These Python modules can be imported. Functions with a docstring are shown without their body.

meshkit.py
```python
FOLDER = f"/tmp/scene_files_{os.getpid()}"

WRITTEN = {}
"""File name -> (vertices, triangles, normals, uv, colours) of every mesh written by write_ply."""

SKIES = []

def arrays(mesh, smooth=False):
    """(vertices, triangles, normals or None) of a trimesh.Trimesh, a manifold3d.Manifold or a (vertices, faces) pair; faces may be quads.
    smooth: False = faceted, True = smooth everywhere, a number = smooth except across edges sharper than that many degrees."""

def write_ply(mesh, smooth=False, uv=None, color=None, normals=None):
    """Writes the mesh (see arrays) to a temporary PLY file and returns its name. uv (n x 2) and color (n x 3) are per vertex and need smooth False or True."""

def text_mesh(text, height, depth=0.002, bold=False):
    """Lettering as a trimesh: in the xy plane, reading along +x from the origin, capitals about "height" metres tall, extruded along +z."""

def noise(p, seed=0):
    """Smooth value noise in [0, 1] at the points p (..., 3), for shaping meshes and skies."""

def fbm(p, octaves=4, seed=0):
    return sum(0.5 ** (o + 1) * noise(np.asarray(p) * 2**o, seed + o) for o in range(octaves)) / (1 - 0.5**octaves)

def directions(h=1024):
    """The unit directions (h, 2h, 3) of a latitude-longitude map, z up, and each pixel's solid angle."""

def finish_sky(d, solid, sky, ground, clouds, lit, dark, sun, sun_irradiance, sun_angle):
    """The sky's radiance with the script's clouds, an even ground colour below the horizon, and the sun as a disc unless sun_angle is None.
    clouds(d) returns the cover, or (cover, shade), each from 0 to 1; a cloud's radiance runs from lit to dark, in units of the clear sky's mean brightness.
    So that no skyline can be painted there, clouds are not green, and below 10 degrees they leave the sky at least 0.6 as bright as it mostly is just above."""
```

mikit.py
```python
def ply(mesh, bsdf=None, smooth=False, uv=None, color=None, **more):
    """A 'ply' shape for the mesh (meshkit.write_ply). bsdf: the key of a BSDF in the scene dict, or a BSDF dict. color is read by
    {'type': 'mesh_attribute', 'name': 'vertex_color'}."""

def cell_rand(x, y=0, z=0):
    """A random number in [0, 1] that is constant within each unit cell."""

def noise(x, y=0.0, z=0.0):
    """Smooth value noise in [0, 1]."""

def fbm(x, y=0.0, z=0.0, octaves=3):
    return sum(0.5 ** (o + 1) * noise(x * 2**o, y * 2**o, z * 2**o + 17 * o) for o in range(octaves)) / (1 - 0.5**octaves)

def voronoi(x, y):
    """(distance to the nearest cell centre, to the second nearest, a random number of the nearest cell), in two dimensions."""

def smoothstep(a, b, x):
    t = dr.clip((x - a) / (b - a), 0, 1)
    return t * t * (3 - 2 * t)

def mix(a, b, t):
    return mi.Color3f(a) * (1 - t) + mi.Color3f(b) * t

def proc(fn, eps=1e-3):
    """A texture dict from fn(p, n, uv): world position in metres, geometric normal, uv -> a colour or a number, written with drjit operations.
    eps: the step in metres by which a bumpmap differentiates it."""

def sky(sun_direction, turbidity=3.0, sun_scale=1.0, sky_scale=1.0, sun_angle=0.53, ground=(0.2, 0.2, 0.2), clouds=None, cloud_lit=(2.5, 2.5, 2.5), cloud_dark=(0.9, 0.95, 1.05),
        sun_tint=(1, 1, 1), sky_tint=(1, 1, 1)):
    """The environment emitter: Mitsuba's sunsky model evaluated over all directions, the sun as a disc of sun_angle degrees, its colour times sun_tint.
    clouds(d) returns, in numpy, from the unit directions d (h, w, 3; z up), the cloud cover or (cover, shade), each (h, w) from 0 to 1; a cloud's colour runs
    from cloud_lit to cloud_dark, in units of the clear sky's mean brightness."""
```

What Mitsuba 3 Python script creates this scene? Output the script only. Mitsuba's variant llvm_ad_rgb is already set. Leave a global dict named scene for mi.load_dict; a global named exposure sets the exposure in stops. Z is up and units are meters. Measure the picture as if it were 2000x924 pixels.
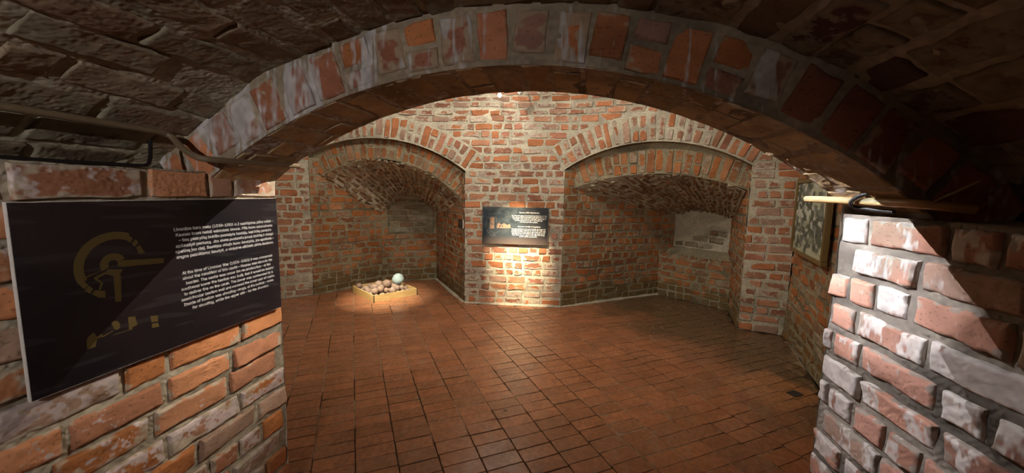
import math
import numpy as np
import trimesh, shapely
from shapely.geometry import Polygon, box as sbox
from shapely import affinity
import drjit as dr
import mitsuba as mi
import mikit, meshkit
from mikit import noise, fbm, cell_rand, smoothstep, mix

T = mi.ScalarTransform4f
rng = np.random.default_rng(11)
scene, labels = {}, {}

# ------------------------------------------------------------------ camera, light, exposure
# world: y runs along the passage into the gallery, x to its right, z up; the eye is 1.55 m over the floor
F, CX, CY, EYE = 751.0, 1000.0, 462.0, np.array([0, 0, 1.55])
unit = lambda v: np.asarray(v, float) / np.linalg.norm(v)
c_up = -unit([(870 - CX) / F, (7000 - CY) / F, 1])
c_fw = unit([(1127 - CX) / F, (380 - CY) / F, 1])
c_fw = unit(c_fw - c_up * c_fw.dot(c_up))
CAM = np.stack([np.cross(c_fw, c_up), c_fw, c_up])
if CAM[0, 0] < 0:
    CAM[0] *= -1
scene['camera'] = {'type': 'perspective', 'fov': math.degrees(2 * math.atan(1000 / F)), 'fov_axis': 'x', 'near_clip': 0.02, 'far_clip': 60.0,
                   'to_world': T().look_at(origin=EYE.tolist(), target=(EYE + CAM[:, 2]).tolist(), up=(-CAM[:, 1]).tolist())}
exposure = 0.0
WARM, COOL, NEUTRAL = np.array([1, .80, .52]), np.array([.95, .94, 1.0]), np.array([1, .90, .745])
# the lamps: position, aim, beam half angle, fall-off start, colour * strength; they hang as fixtures further down
LAMPS = [
    dict(key='spotlight', at=(-0.985, 4.80, 2.735), to=(0.10, 1.20, 0.60), cut=24, beam=8, c=NEUTRAL * 4, glow=8.0, w=.3),
    dict(key='spotlight_001', at=(-0.735, 4.76, 2.745), to=(-1.60, 4.95, 2.05), cut=80, beam=30, c=NEUTRAL * 1.2, glow=.3, w=.6),
    dict(key='spotlight_002', at=(-0.80, 3.55, 3.10), to=(-0.76, 5.12, 0.76), cut=10, beam=2, c=WARM * 210, w=4),
    dict(key='spotlight_003', at=(-2.35, 3.05, 2.98), to=(-2.66, 5.02, 0.05), cut=11.5, beam=3, c=np.array([1, .86, .64]) * 82, w=3),
    dict(key='spotlight_004', at=(-2.30, 3.25, 3.16), to=(-2.00, 5.05, 1.75), cut=80, beam=50, c=NEUTRAL * 3.6, w=2),
    dict(key='spotlight_005', at=(-0.90, 3.60, 3.20), to=(-0.80, 5.10, 1.95), cut=80, beam=50, c=NEUTRAL * 4.6, w=2),
    dict(key='spotlight_006', at=(0.40, 3.45, 3.12), to=(0.50, 5.00, 1.95), cut=78, beam=45, c=NEUTRAL * 2.1, w=2),
    dict(key='spotlight_007', at=(-0.20, 1.85, 2.30), to=(-0.20, 5.10, 1.45), cut=72, beam=50, c=NEUTRAL * 4.6, w=2, hang=[0, -.30, .0]),  # added fill light, hidden above the arch, to brighten the niches
    dict(key='spotlight_008', at=(-1.15, 2.26, 3.06), to=(0.94, 1.40, 1.24), cut=16, beam=4, c=COOL * 15, w=1.5),
    dict(key='spotlight_012', at=(-1.35, 2.56, 3.10), to=(0.94, 1.40, 1.20), cut=16, beam=4, c=COOL * 15, w=1.5),  # added twin of the lamp above, softens its shadow edge
    dict(key='spotlight_009', at=(-1.40, 2.32, 2.86), to=(0.85, 1.55, 1.60), cut=9, beam=4, c=COOL * 150, w=1.0, hang=[0, 0, .42]),
    dict(key='spotlight_010', at=(0.60, 2.60, 3.10), to=(-1.36, 1.53, 1.38), cut=14, beam=3, c=NEUTRAL * 50, w=1.5),
    dict(key='spotlight_011', at=(-0.30, -1.20, 1.98), to=(-1.45, 1.10, 1.60), cut=52, beam=4, c=np.array([1, .955, .92]) * 7.0, w=2.5, hang=[0, 0, .14]),
]
for L in LAMPS:
    o, t = np.array(L['at']), np.array(L['to'])
    scene[L['key'] + '_beam'] = {'type': 'spot', 'to_world': T().look_at(origin=(o + unit(t - o) * .02).tolist(), target=t.tolist(), up=[0.1, 0.2, 1]),
                                 'cutoff_angle': float(L['cut']), 'beam_width': float(L['beam']), 'intensity': {'type': 'rgb', 'value': L['c'].tolist()}, 'sampling_weight': float(L['w'])}
LAMP_ADDED = dict(at=(0.40, -2.60, 1.62), c=np.array([1, .84, .66]) * 2.0)  # added fill lamp in the unseen part of the passage

# ------------------------------------------------------------------ dimensions (metres)
XL, XR, YF, YB, YEND = -1.365, 0.944, 1.25, 1.57, -3.2   # passage walls, front and back of the arch rib, rear end
AX, AZ, AR = -0.238, 0.06, 1.89                      # arch circle
VR = 2.075                                           # vault over the passage
A, B, C, D, E, G, I = [np.array(p, float) for p in ((-5.1, 2.2), (-4.62, 4.10), (-3.75, 4.95), (-1.5, 5.08), (-.17, 5.18), (1.93, 4.77), (2.36, 4.64))]
W2, W3 = np.array([1.985, 3.277]), np.array([1.52, 1.57])
BL1, BR1 = np.array([-3.2, 5.95]), np.array([-2.39, 6.37])
BL2, BR2 = np.array([1.30, 6.24]), np.array([2.10, 5.55])

# ------------------------------------------------------------------ materials
def seeds(uv):
    return mi.Float(dr.floor(uv.x)), mi.Float(dr.floor(uv.y)), uv.x - dr.floor(uv.x), uv.y - dr.floor(uv.y)

def brick_colour(palette, wash=(.5, .5, .5), wash_amount=.3, streak=0.0, smear=(.4, .38, .3), smear_amount=.4, grime=0.2, fine=38.0, salts=0.0, moss=0.0):
    c0, c1, c2, c3 = [mi.Color3f(*c) for c in palette]
    def fn(p, n, uv):
        i, j, lx, ly = seeds(uv)
        s, s2, s3 = cell_rand(i, j, 1), cell_rand(i, j, 2), cell_rand(i, j, 3)
        base = dr.lerp(dr.lerp(c0, c1, smoothstep(.15, .45, s)), dr.lerp(c2, c3, smoothstep(.75, .95, s)), smoothstep(.5, .7, s)) * (.80 + .40 * s2)
        big = fbm(p.x * 11 + 3 * s, p.y * 11, p.z * 11, 2)
        fin = fbm(p.x * fine, p.y * fine, p.z * fine, 2)
        col = base * (.62 + .5 * big + .3 * fin) * (1 - .3 * smoothstep(.74, .84, noise(p.x * 150, p.y * 150, p.z * 150)))
        col *= 1 - grime * smoothstep(.45, .75, noise(p.x * 3.1 + 5, p.y * 3.1, p.z * 3.1))
        if smear_amount:
            edge = dr.minimum(dr.minimum(lx, 1 - lx) - .1, dr.minimum(ly, 1 - ly) - .1) / .4
            m = smoothstep(.50, .62, fin * .55 + big * .35 + (.30 - edge * .9) * .6 + (s3 - .6) * smear_amount + salts * (smoothstep(.80, .25, p.z) + .9 * smoothstep(2.1, 2.6, p.z)))
            col = dr.lerp(col, mi.Color3f(*smear) * (.75 + .5 * fin), m * .85)
        if wash_amount:
            fz = 1 - .86 * streak
            w = noise(p.x * 8 + 20 * s, p.y * 8, p.z * 8 * (1 - .6 * streak)) * .42 + .36 * noise(p.x * 34, p.y * 34, p.z * 34 * fz) + .22 * noise(p.x * 120, p.y * 120, p.z * 120 * fz)
            w = smoothstep(.74 - .42 * wash_amount, .84 - .42 * wash_amount, w + (s3 - .5) * .34)
            col = dr.lerp(col, mi.Color3f(*wash) * (.62 + .7 * fin), w * .85)
        if moss:
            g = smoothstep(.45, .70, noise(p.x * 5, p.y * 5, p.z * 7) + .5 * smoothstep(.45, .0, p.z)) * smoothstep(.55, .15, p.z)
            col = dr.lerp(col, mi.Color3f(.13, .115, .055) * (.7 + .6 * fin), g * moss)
        return col
    return fn

def mortar_colour(a, b, dark=.5, k=1.0):
    def fn(p, n, uv):
        x = fbm(p.x * 7 * k, p.y * 7 * k, p.z * 7 * k, 2)
        f = noise(p.x * 70, p.y * 70, p.z * 70)
        return dr.lerp(mi.Color3f(*a), mi.Color3f(*b), smoothstep(.3, .7, x)) * (.75 + .5 * f) * (1 - dark * smoothstep(.55, .8, noise(p.x * 4 + 9, p.y * 4, p.z * 4)))
    return fn

def grit(amp_fine=.5):
    def fn(p, n, uv):
        return fbm(p.x * 24, p.y * 24, p.z * 24, 2) + amp_fine * noise(p.x * 110, p.y * 110, p.z * 110)
    return fn

def lime_streaks(inner):
    """lime that has run down the arch face, thick on its left flank, in single runs elsewhere"""
    def fn(p, n, uv):
        col = inner(p, n, uv)
        run = .55 * noise(p.x * 46, p.y * 20, p.z * 3.2) + .45 * noise(p.x * 110, p.y * 60, p.z * 6)
        patch = noise(p.x * 5.5, p.y * 5, p.z * 5 + 3)
        left = smoothstep(-.30, -.75, p.x) * .25 + smoothstep(.55, 1.05, p.x) * .03
        fine = noise(p.x * 75, p.y * 75, p.z * 40)
        m = smoothstep(.58, .78, run * .75 + patch * .26 + left * .50 + (fine - .5) * .16)
        return dr.lerp(col, mi.Color3f(.56, .53, .52) * (.50 + .55 * noise(p.x * 24, p.y * 24, p.z * 14) + .35 * fine), m * .82)
    return fn

GRIT = grit()
def material(key, fn, bump=0.0, rough=None, spec=.3):
    if rough is None:
        m = {'type': 'diffuse', 'reflectance': mikit.proc(fn)}
    else:
        m = {'type': 'principled', 'base_color': mikit.proc(fn), 'roughness': rough, 'specular': spec}
    if bump:
        m = {'type': 'bumpmap', 'arbitrary': mikit.proc(GRIT, eps=.002), 'scale': bump, 'bsdf': m}
    scene[key] = {'type': 'twosided', 'bsdf': m}

def plain(key, rgb, rough=.6, spec=.3, metallic=0.0):
    scene[key] = {'type': 'twosided', 'bsdf': {'type': 'principled', 'base_color': {'type': 'rgb', 'value': list(rgb)}, 'roughness': rough, 'specular': spec, 'metallic': metallic}}

PAL_FAR = ((.48, .20, .10), (.46, .24, .155), (.41, .19, .13), (.45, .30, .23))
PAL_NEAR = ((.56, .22, .085), (.52, .245, .13), (.46, .21, .12), (.44, .29, .21))
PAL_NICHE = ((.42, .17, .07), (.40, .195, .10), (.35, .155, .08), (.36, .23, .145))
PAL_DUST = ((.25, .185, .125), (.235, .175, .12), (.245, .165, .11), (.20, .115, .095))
material('brick_far', brick_colour(PAL_FAR, (.50, .42, .36), .24, 0, (.50, .46, .37), .62, salts=.10))
material('brick_niche', brick_colour(PAL_NICHE, (.36, .31, .25), .14, 0, (.36, .31, .22), .26, moss=.75))  # browner brick, with some of the niche shade put into its tone
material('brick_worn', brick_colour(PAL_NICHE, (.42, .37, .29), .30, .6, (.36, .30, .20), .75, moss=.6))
material('brick_left', brick_colour(PAL_NEAR, (.58, .48, .46), .34, .25, (.44, .38, .29), .30), bump=.005)
material('brick_right', brick_colour(((.47, .25, .18), (.44, .24, .18), (.40, .21, .15), (.42, .29, .22)), (.62, .575, .53), .68, .75, (.3, .27, .23), .12), bump=.005)
material('brick_rib', lime_streaks(brick_colour(((.50, .185, .075), (.46, .185, .09), (.38, .15, .09), (.36, .2, .15)), (.5, .46, .43), .12, 1.0, (.37, .28, .19), .62)), bump=.004)
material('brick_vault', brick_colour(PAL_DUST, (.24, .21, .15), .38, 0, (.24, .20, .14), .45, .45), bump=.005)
material('brick_soffit', brick_colour(((.47, .335, .19), (.44, .325, .19), (.46, .30, .165), (.41, .30, .19)), (.46, .37, .25), .25, 0, (.40, .30, .185), .6, .4), bump=.004)
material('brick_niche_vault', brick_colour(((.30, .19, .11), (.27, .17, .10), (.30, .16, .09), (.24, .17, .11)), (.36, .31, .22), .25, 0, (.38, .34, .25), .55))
material('brick_pale', brick_colour(((.30, .25, .18), (.26, .22, .16), (.33, .26, .19), (.30, .19, .13)), (.36, .34, .27), .5, 0, (.33, .30, .23), .5))
material('mortar_far', mortar_colour((.60, .56, .45), (.50, .47, .38), .28))
material('mortar_niche', mortar_colour((.36, .31, .21), (.30, .27, .19), .4))  # darker than the far mortar; the colour carries part of the niche shade
material('mortar_near', mortar_colour((.46, .40, .30), (.34, .29, .22), .4), bump=.010)
material('mortar_right', mortar_colour((.25, .22, .18), (.15, .13, .11), .4), bump=.010)
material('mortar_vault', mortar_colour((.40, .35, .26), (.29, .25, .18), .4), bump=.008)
material('mortar_rib', lime_streaks(mortar_colour((.38, .30, .21), (.28, .22, .155), .4)), bump=.005)

def tile_colour(p, n, uv):
    i, j, lx, ly = seeds(uv)
    s, s2 = cell_rand(i, j, 1), cell_rand(i, j, 2)
    base = mix((.32, .130, .062), (.29, .130, .068), s) * (.88 + .24 * s2)
    f = noise(p.x * 60, p.y * 60, 0)
    col = base * (.7 + .35 * fbm(p.x * 9, p.y * 9, 1, 2) + .35 * f)
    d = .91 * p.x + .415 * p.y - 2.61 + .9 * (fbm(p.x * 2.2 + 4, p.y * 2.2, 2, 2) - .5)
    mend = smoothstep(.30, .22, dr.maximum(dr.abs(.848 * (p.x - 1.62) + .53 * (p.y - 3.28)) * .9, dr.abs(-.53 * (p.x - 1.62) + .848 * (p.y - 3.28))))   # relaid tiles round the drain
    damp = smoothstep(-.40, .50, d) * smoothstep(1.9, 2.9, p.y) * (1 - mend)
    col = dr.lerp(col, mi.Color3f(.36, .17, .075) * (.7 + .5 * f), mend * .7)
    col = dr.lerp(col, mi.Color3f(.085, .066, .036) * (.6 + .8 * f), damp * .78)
    col *= 1 - .75 * smoothstep(.020, .012, dr.sqrt(dr.square(p.x + .446) + dr.square(p.y - 2.549)))
    scuff = smoothstep(.70, .85, noise(p.x * 38, p.y * 16, 3)) * smoothstep(.4, .6, noise(p.x * 2.3, p.y * 2.3, 8))
    return dr.lerp(col, mi.Color3f(.34, .22, .15), scuff * .35)
def joint_colour(p, n, uv):
    k = smoothstep(.60, .70, noise(p.x * 2.6 + 3, p.y * 2.6, 5) + .35 * smoothstep(-1.3, -2.0, p.x))
    return dr.lerp(mi.Color3f(.075, .05, .03), mi.Color3f(.34, .25, .17), k) * (.7 + .6 * noise(p.x * 50, p.y * 50, 1))
def tile_rough(p, n, uv):
    return .17 + .18 * fbm(p.x * 14, p.y * 14, 4, 2)
scene['tile_clay'] = {'type': 'twosided', 'bsdf': {'type': 'principled', 'base_color': mikit.proc(tile_colour), 'roughness': mikit.proc(tile_rough), 'specular': .55}}
material('tile_joint', joint_colour)

# ------------------------------------------------------------------ surfaces
class Surf:
    """f(u, v) -> points (k, 3); n(u, v) -> unit normals towards the room."""
    def __init__(self, f, n):
        self.f, self.n = f, n
    def __call__(self, q, h):
        u, v = q[:, 0], q[:, 1]
        return self.f(u, v) + self.n(u, v) * np.asarray(h).reshape(-1, 1)
    def flip(self, q):
        q = np.asarray(q, float)
        e = 1e-3
        p, a, b = (self(np.array([q + d]), [0])[0] for d in ([0, 0], [e, 0], [0, e]))
        return np.cross(a - p, b - p) @ self.n(np.array([q[0]]), np.array([q[1]]))[0] < 0

def rep(v, k):
    return np.repeat(np.array([v], float), k, 0)

def plane(origin, du, dv, normal, warp=0.0, freq=1.3):
    o, du, dv, nn = (np.asarray(x, float) for x in (origin, du, dv, normal))
    def f(u, v):
        p = o + np.outer(u, du) + np.outer(v, dv)
        return p + np.outer((meshkit.noise(p * freq, 5) - .5) * 2 * warp, nn) if warp else p
    return Surf(f, lambda u, v: rep(nn, len(u)))

def wall_plane(P, Q, side=1, z0=0.0, off=0.0, warp=0.0):
    """upright plane over the base line P -> Q; u from P, v = height; the normal is the left of P -> Q times side; off moves it against the normal."""
    d = unit(Q - P)
    nn = np.array([-d[1], d[0], 0]) * side
    return plane(np.array([P[0], P[1], z0]) - nn * off, [d[0], d[1], 0], [0, 0, 1], nn, warp)

def barrel(radius, xc=AX, zc=AZ, warp=0.0):
    """u = y along the passage, v = arc length from the crown (positive to the right)."""
    def n(u, v):
        a = v / radius
        return np.stack([-np.sin(a), 0 * a, -np.cos(a)], 1)
    def f(u, v):
        a = v / radius
        p = np.stack([xc + radius * np.sin(a), u, zc + radius * np.cos(a)], 1)
        return p + n(u, v) * ((meshkit.fbm(p * 2.2, 3, 3) - .5) * 2 * warp)[:, None] if warp else p
    return Surf(f, n)

class Chain:
    """the outer gallery wall: s along a base polyline, v = height; above z0 it leans over into the gallery vault"""
    def __init__(self, pts, z0=2.55, span=3.5, rise=.86):
        self.p = np.array(pts)
        self.s = np.r_[0, np.cumsum(np.linalg.norm(np.diff(self.p, axis=0), axis=1))]
        d = np.diff(self.p, axis=0)
        d /= np.linalg.norm(d, axis=1)[:, None]
        fn = np.stack([d[:, 1], -d[:, 0]], 1)
        self.fn = fn
        vn = np.vstack([fn[:1], fn[1:] + fn[:-1], fn[-1:]])
        self.vn = vn / np.linalg.norm(vn, axis=1)[:, None]
        a = np.linspace(0, np.pi, 400)
        w, z = span / 2 * (1 - np.cos(a)), z0 + rise * np.sin(a)
        self.arc = z0 + np.r_[0, np.cumsum(np.hypot(np.diff(w), np.diff(z)))]
        self.w, self.z, self.z0 = w, z, z0
    def base(self, s):
        return np.stack([np.interp(s, self.s, self.p[:, k]) for k in (0, 1)], 1)
    def nin(self, s):
        """facet normals, blended near the bends"""
        i = np.clip(np.searchsorted(self.s, s) - 1, 0, len(self.fn) - 1)
        q = self.fn[i]
        n = q.copy()
        for k in range(1, len(self.s) - 1):
            t = np.clip(1 - np.abs(s - self.s[k]) / .12, 0, 1)[:, None]
            n = n * (1 - t) + self.vn[k] * t
        return n / np.linalg.norm(n, axis=1)[:, None]
    def smooth_nin(self, s):
        n = np.stack([np.interp(s, self.s, self.vn[:, k]) for k in (0, 1)], 1)
        return n / np.linalg.norm(n, axis=1)[:, None]
    def f(self, s, v):
        b = self.base(s)
        w = np.interp(v, self.arc, self.w, left=0)
        z = np.where(v <= self.z0, v, np.interp(v, self.arc, self.z))
        xy = b + self.smooth_nin(s) * w[:, None]
        p = np.column_stack([xy, z])
        n = np.column_stack([self.nin(s), 0 * s])
        return p + n * ((meshkit.noise(p * 1.4, 9) - .5) * .03)[:, None]
    def n(self, s, v):
        dw = np.interp(v + .01, self.arc, self.w, left=0) - np.interp(v - .01, self.arc, self.w, left=0)
        dz = np.where(v <= self.z0, .02, np.interp(v + .01, self.arc, self.z) - np.interp(v - .01, self.arc, self.z))
        l = np.hypot(dw, dz)
        h = self.nin(s)
        return np.column_stack([h * (dz / l)[:, None], -dw / l])

# ------------------------------------------------------------------ bricks
def to_px(P):
    c = (P - EYE) @ CAM
    z = np.maximum(c[:, 2], 1e-3)
    return np.stack([c[:, 0] / z * F + CX, c[:, 1] / z * F + CY], 1), c[:, 2]

class Pieces:
    """bricks (or tiles) of one holder: up to 300 that show largest as parts, the rest as one part of kind stuff"""
    def __init__(self):
        self.items = []
    def add(self, v, f, uv, bsdf, score):
        self.items.append((score, v, f, uv, bsdf))
    def emit(self, holder, name='brick', rest='brick_field', most=298):
        show = sorted([k for k in range(len(self.items)) if self.items[k][0] > 60], key=lambda k: -self.items[k][0])[:most]
        for n, k in enumerate(sorted(show)):
            _, v, f, uv, bsdf = self.items[k]
            scene[f'{holder}__{name}' + (f'_{n:03d}' if n else '')] = mikit.ply((v, f), bsdf, smooth=True, uv=uv)
        left = set(range(len(self.items))) - set(show)
        for n, bsdf in enumerate(sorted({self.items[k][4] for k in left})):
            vs, fs, us, at = [], [], [], 0
            for k in sorted(left):
                _, v, f, uv, b = self.items[k]
                if b == bsdf:
                    vs.append(v); fs.append(f + at); us.append(uv); at += len(v)
            key = f'{holder}__{rest}' + (f'_{n:03d}' if n else '')
            scene[key] = mikit.ply((np.vstack(vs), np.vstack(fs)), bsdf, smooth=True, uv=np.vstack(us))
            labels[key] = {'kind': 'stuff'}

def fine_brick(out, S, c, Rm, a, b, bsdf, h, dep, bev, tilt, rough):
    """a weathered brick for the foreground: worn arrises, chipped outline, uneven face"""
    def ticks(half, step):
        e = np.array([0, .25, .6, 1.0]) * min(bev * 1.5, half * .45)
        n = max(1, int(round((2 * half - 2 * e[-1]) / step)))
        mid = np.linspace(-half + e[-1], half - e[-1], n + 1)
        return np.r_[-half + e[:-1], mid, (half - e[:-1])[::-1]]
    x, y = ticks(a, .022), ticks(b, .022)
    nx, ny = len(x), len(y)
    gx, gy = np.meshgrid(x, y, indexing='ij')
    l = np.stack([gx.ravel(), gy.ravel()], 1)
    sd = int(rng.integers(1, 9999))
    w3 = np.c_[l * 22, np.full(len(l), sd * 3.7)]
    wob = np.stack([meshkit.fbm(w3, 2, 1), meshkit.fbm(w3, 2, 2)], 1) - .5
    edge = np.minimum(a - np.abs(l[:, 0]), b - np.abs(l[:, 1]))
    lw = l * (1 - np.array([bev * .35 / a, bev * .35 / b])) + wob * .012
    r = bev * (.6 + 1.3 * meshkit.noise(np.c_[l * 14, np.full(len(l), sd * 1.3)], 7))
    t = np.clip((r - edge) / r, 0, 1)
    tl = rng.normal(0, tilt, 2)
    hh = h - r * (1 - np.sqrt(1 - np.minimum(t, .985) ** 2)) + rough * (meshkit.fbm(np.c_[l * 30, np.full(len(l), sd)], 3, 4) - .5) * 2 + l[:, 0] / a * tl[0] + l[:, 1] / b * tl[1]
    hh -= .006 * np.clip((meshkit.noise(np.c_[l * 26, np.full(len(l), sd * 2.1)], 3) - .74) / .15, 0, 1)
    idx = np.arange(nx * ny).reshape(nx, ny)
    rim = np.r_[idx[:-1, 0], idx[-1, :-1], idx[:0:-1, -1], idx[0, :0:-1]]
    v = np.vstack([S(lw @ Rm.T + c, hh), S(lw[rim] @ Rm.T + c, np.full(len(rim), -dep))])
    i, j = np.meshgrid(np.arange(nx - 1), np.arange(ny - 1), indexing='ij')
    qd = np.stack([idx[i, j], idx[i + 1, j], idx[i + 1, j + 1], idx[i, j + 1]], -1).reshape(-1, 4)
    k = len(rim); m = np.arange(k); m2 = (m + 1) % k; o = nx * ny
    f = np.vstack([qd[:, [0, 1, 2]], qd[:, [0, 2, 3]], np.stack([o + m, o + m2, rim[m2]], 1), np.stack([o + m, rim[m2], rim[m]], 1)])
    if S.flip(c):
        f = f[:, ::-1]
    loc = np.vstack([l, l[rim]])
    uv = rng.integers(1, 200, 2) + np.clip(.1 + .8 * (loc / [2 * a, 2 * b] + .5), .02, .98)
    px, z = to_px(v[rim])
    score = 0
    if z.max() > .05:
        ok = z > .05
        lo, hi = np.maximum(px[ok].min(0), 0), np.minimum(px[ok].max(0), [2000, 924])
        if (hi > lo).all() and max(hi - lo) > 9 and S.n(c[None, 0], c[None, 1])[0] @ (EYE - v[nx * ny // 2]) > 0:
            score = float(np.prod(hi - lo))
    out.add(v, f, uv, bsdf, score)

def brick(out, S, c, th, a, b, bsdf, clip=None, h=.006, dep=.02, bev=.008, jit=.003, seg=.12, tilt=.004, least=.3, round_=0.0, fine=0.0):
    """one brick: centre c in the surface's (u, v), long axis turned by th, half sizes a, b"""
    ct, st = math.cos(th), math.sin(th)
    Rm = np.array([[ct, -st], [st, ct]])
    r = min(a, b) * round_
    q = np.array([[-a, -b], [a, -b], [a, b], [-a, b]]) if r == 0 else np.array([[-a + r, -b], [a - r, -b], [a, -b + r], [a, b - r], [a - r, b], [-a + r, b], [-a, b - r], [-a, -b + r]])
    if clip is not None:
        w = q @ Rm.T + c
        P = Polygon(w)
        if not clip.contains(P):
            X = clip.intersection(P)
            if X.is_empty or X.area < least * P.area:
                return
            if X.geom_type != 'Polygon':
                X = max(getattr(X, 'geoms', [X]), key=lambda g: g.area)
                if X.geom_type != 'Polygon' or X.area < least * P.area:
                    return
            X = X.simplify(.006)
            w = np.array(shapely.geometry.polygon.orient(X, 1).exterior.coords)[:-1]
            q = (w - c) @ Rm
            lo, hi = q.min(0), q.max(0)
            m = (lo + hi) / 2
            q, c = q - m, c + Rm @ m
            a, b = np.maximum((hi - lo) / 2, .012)
    if fine:
        lo, hi = q.min(0), q.max(0)
        if Polygon(q).area > .90 * np.prod(hi - lo):
            m = (lo + hi) / 2
            fine_brick(out, S, c + Rm @ m, Rm, *((hi - lo) / 2), bsdf, h, dep, bev, tilt, fine)
            return
    pts = []
    for k in range(len(q)):
        p0, p1 = q[k], q[(k + 1) % len(q)]
        n = max(1, int(round(np.linalg.norm(p1 - p0) / seg)))
        pts += [p0 + (p1 - p0) * t / n for t in range(n)]
    p = np.array(pts)
    p = p + rng.normal(0, jit, p.shape)
    k = len(p)
    bx, by = min(bev, a * .4), min(bev, b * .4)
    inner = p * [1 - bx / a, 1 - by / b] + rng.normal(0, jit * .4, p.shape)
    loc = np.vstack([p, p, inner, [[0, 0]]])
    q2 = loc @ Rm.T + c
    tl = rng.normal(0, tilt, 2)
    slope = loc[:, 0] / a * tl[0] + loc[:, 1] / b * tl[1]
    hh = np.r_[np.full(k, -dep), np.full(k, h - bev * .7), np.full(k + 1, h)] + slope * (np.arange(3 * k + 1) >= k)
    v = S(q2, hh)
    v = np.vstack([v, v[2 * k:3 * k]]); loc = np.vstack([loc, loc[2 * k:3 * k]])   # the face has edges of its own
    i = np.arange(k); j = (i + 1) % k
    f = np.vstack([np.stack([i, j, j + k], 1), np.stack([i, j + k, i + k], 1), np.stack([i + k, j + k, j + 2 * k], 1), np.stack([i + k, j + 2 * k, i + 2 * k], 1),
                   np.stack([i + 3 * k + 1, j + 3 * k + 1, np.full(k, 3 * k)], 1)])
    if S.flip(c):
        f = f[:, ::-1]
    uv = rng.integers(1, 200, 2) + np.clip(.1 + .8 * (loc / [2 * a, 2 * b] + .5), .02, .98)
    px, z = to_px(v[2 * k:3 * k])
    score = 0
    if z.min() > .05:
        lo, hi = np.maximum(px.min(0), 0), np.minimum(px.max(0), [2000, 924])
        nn = S.n(np.array([c[0]]), np.array([c[1]]))[0]
        if (hi > lo).all() and nn @ (EYE - v[3 * k]) > 0 and max(hi - lo) > 9:
            x, y = px[:, 0], px[:, 1]
            score = abs(np.dot(x, np.roll(y, 1)) - np.dot(y, np.roll(x, 1))) / 2
    out.add(v, f, uv, bsdf, score)

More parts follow.
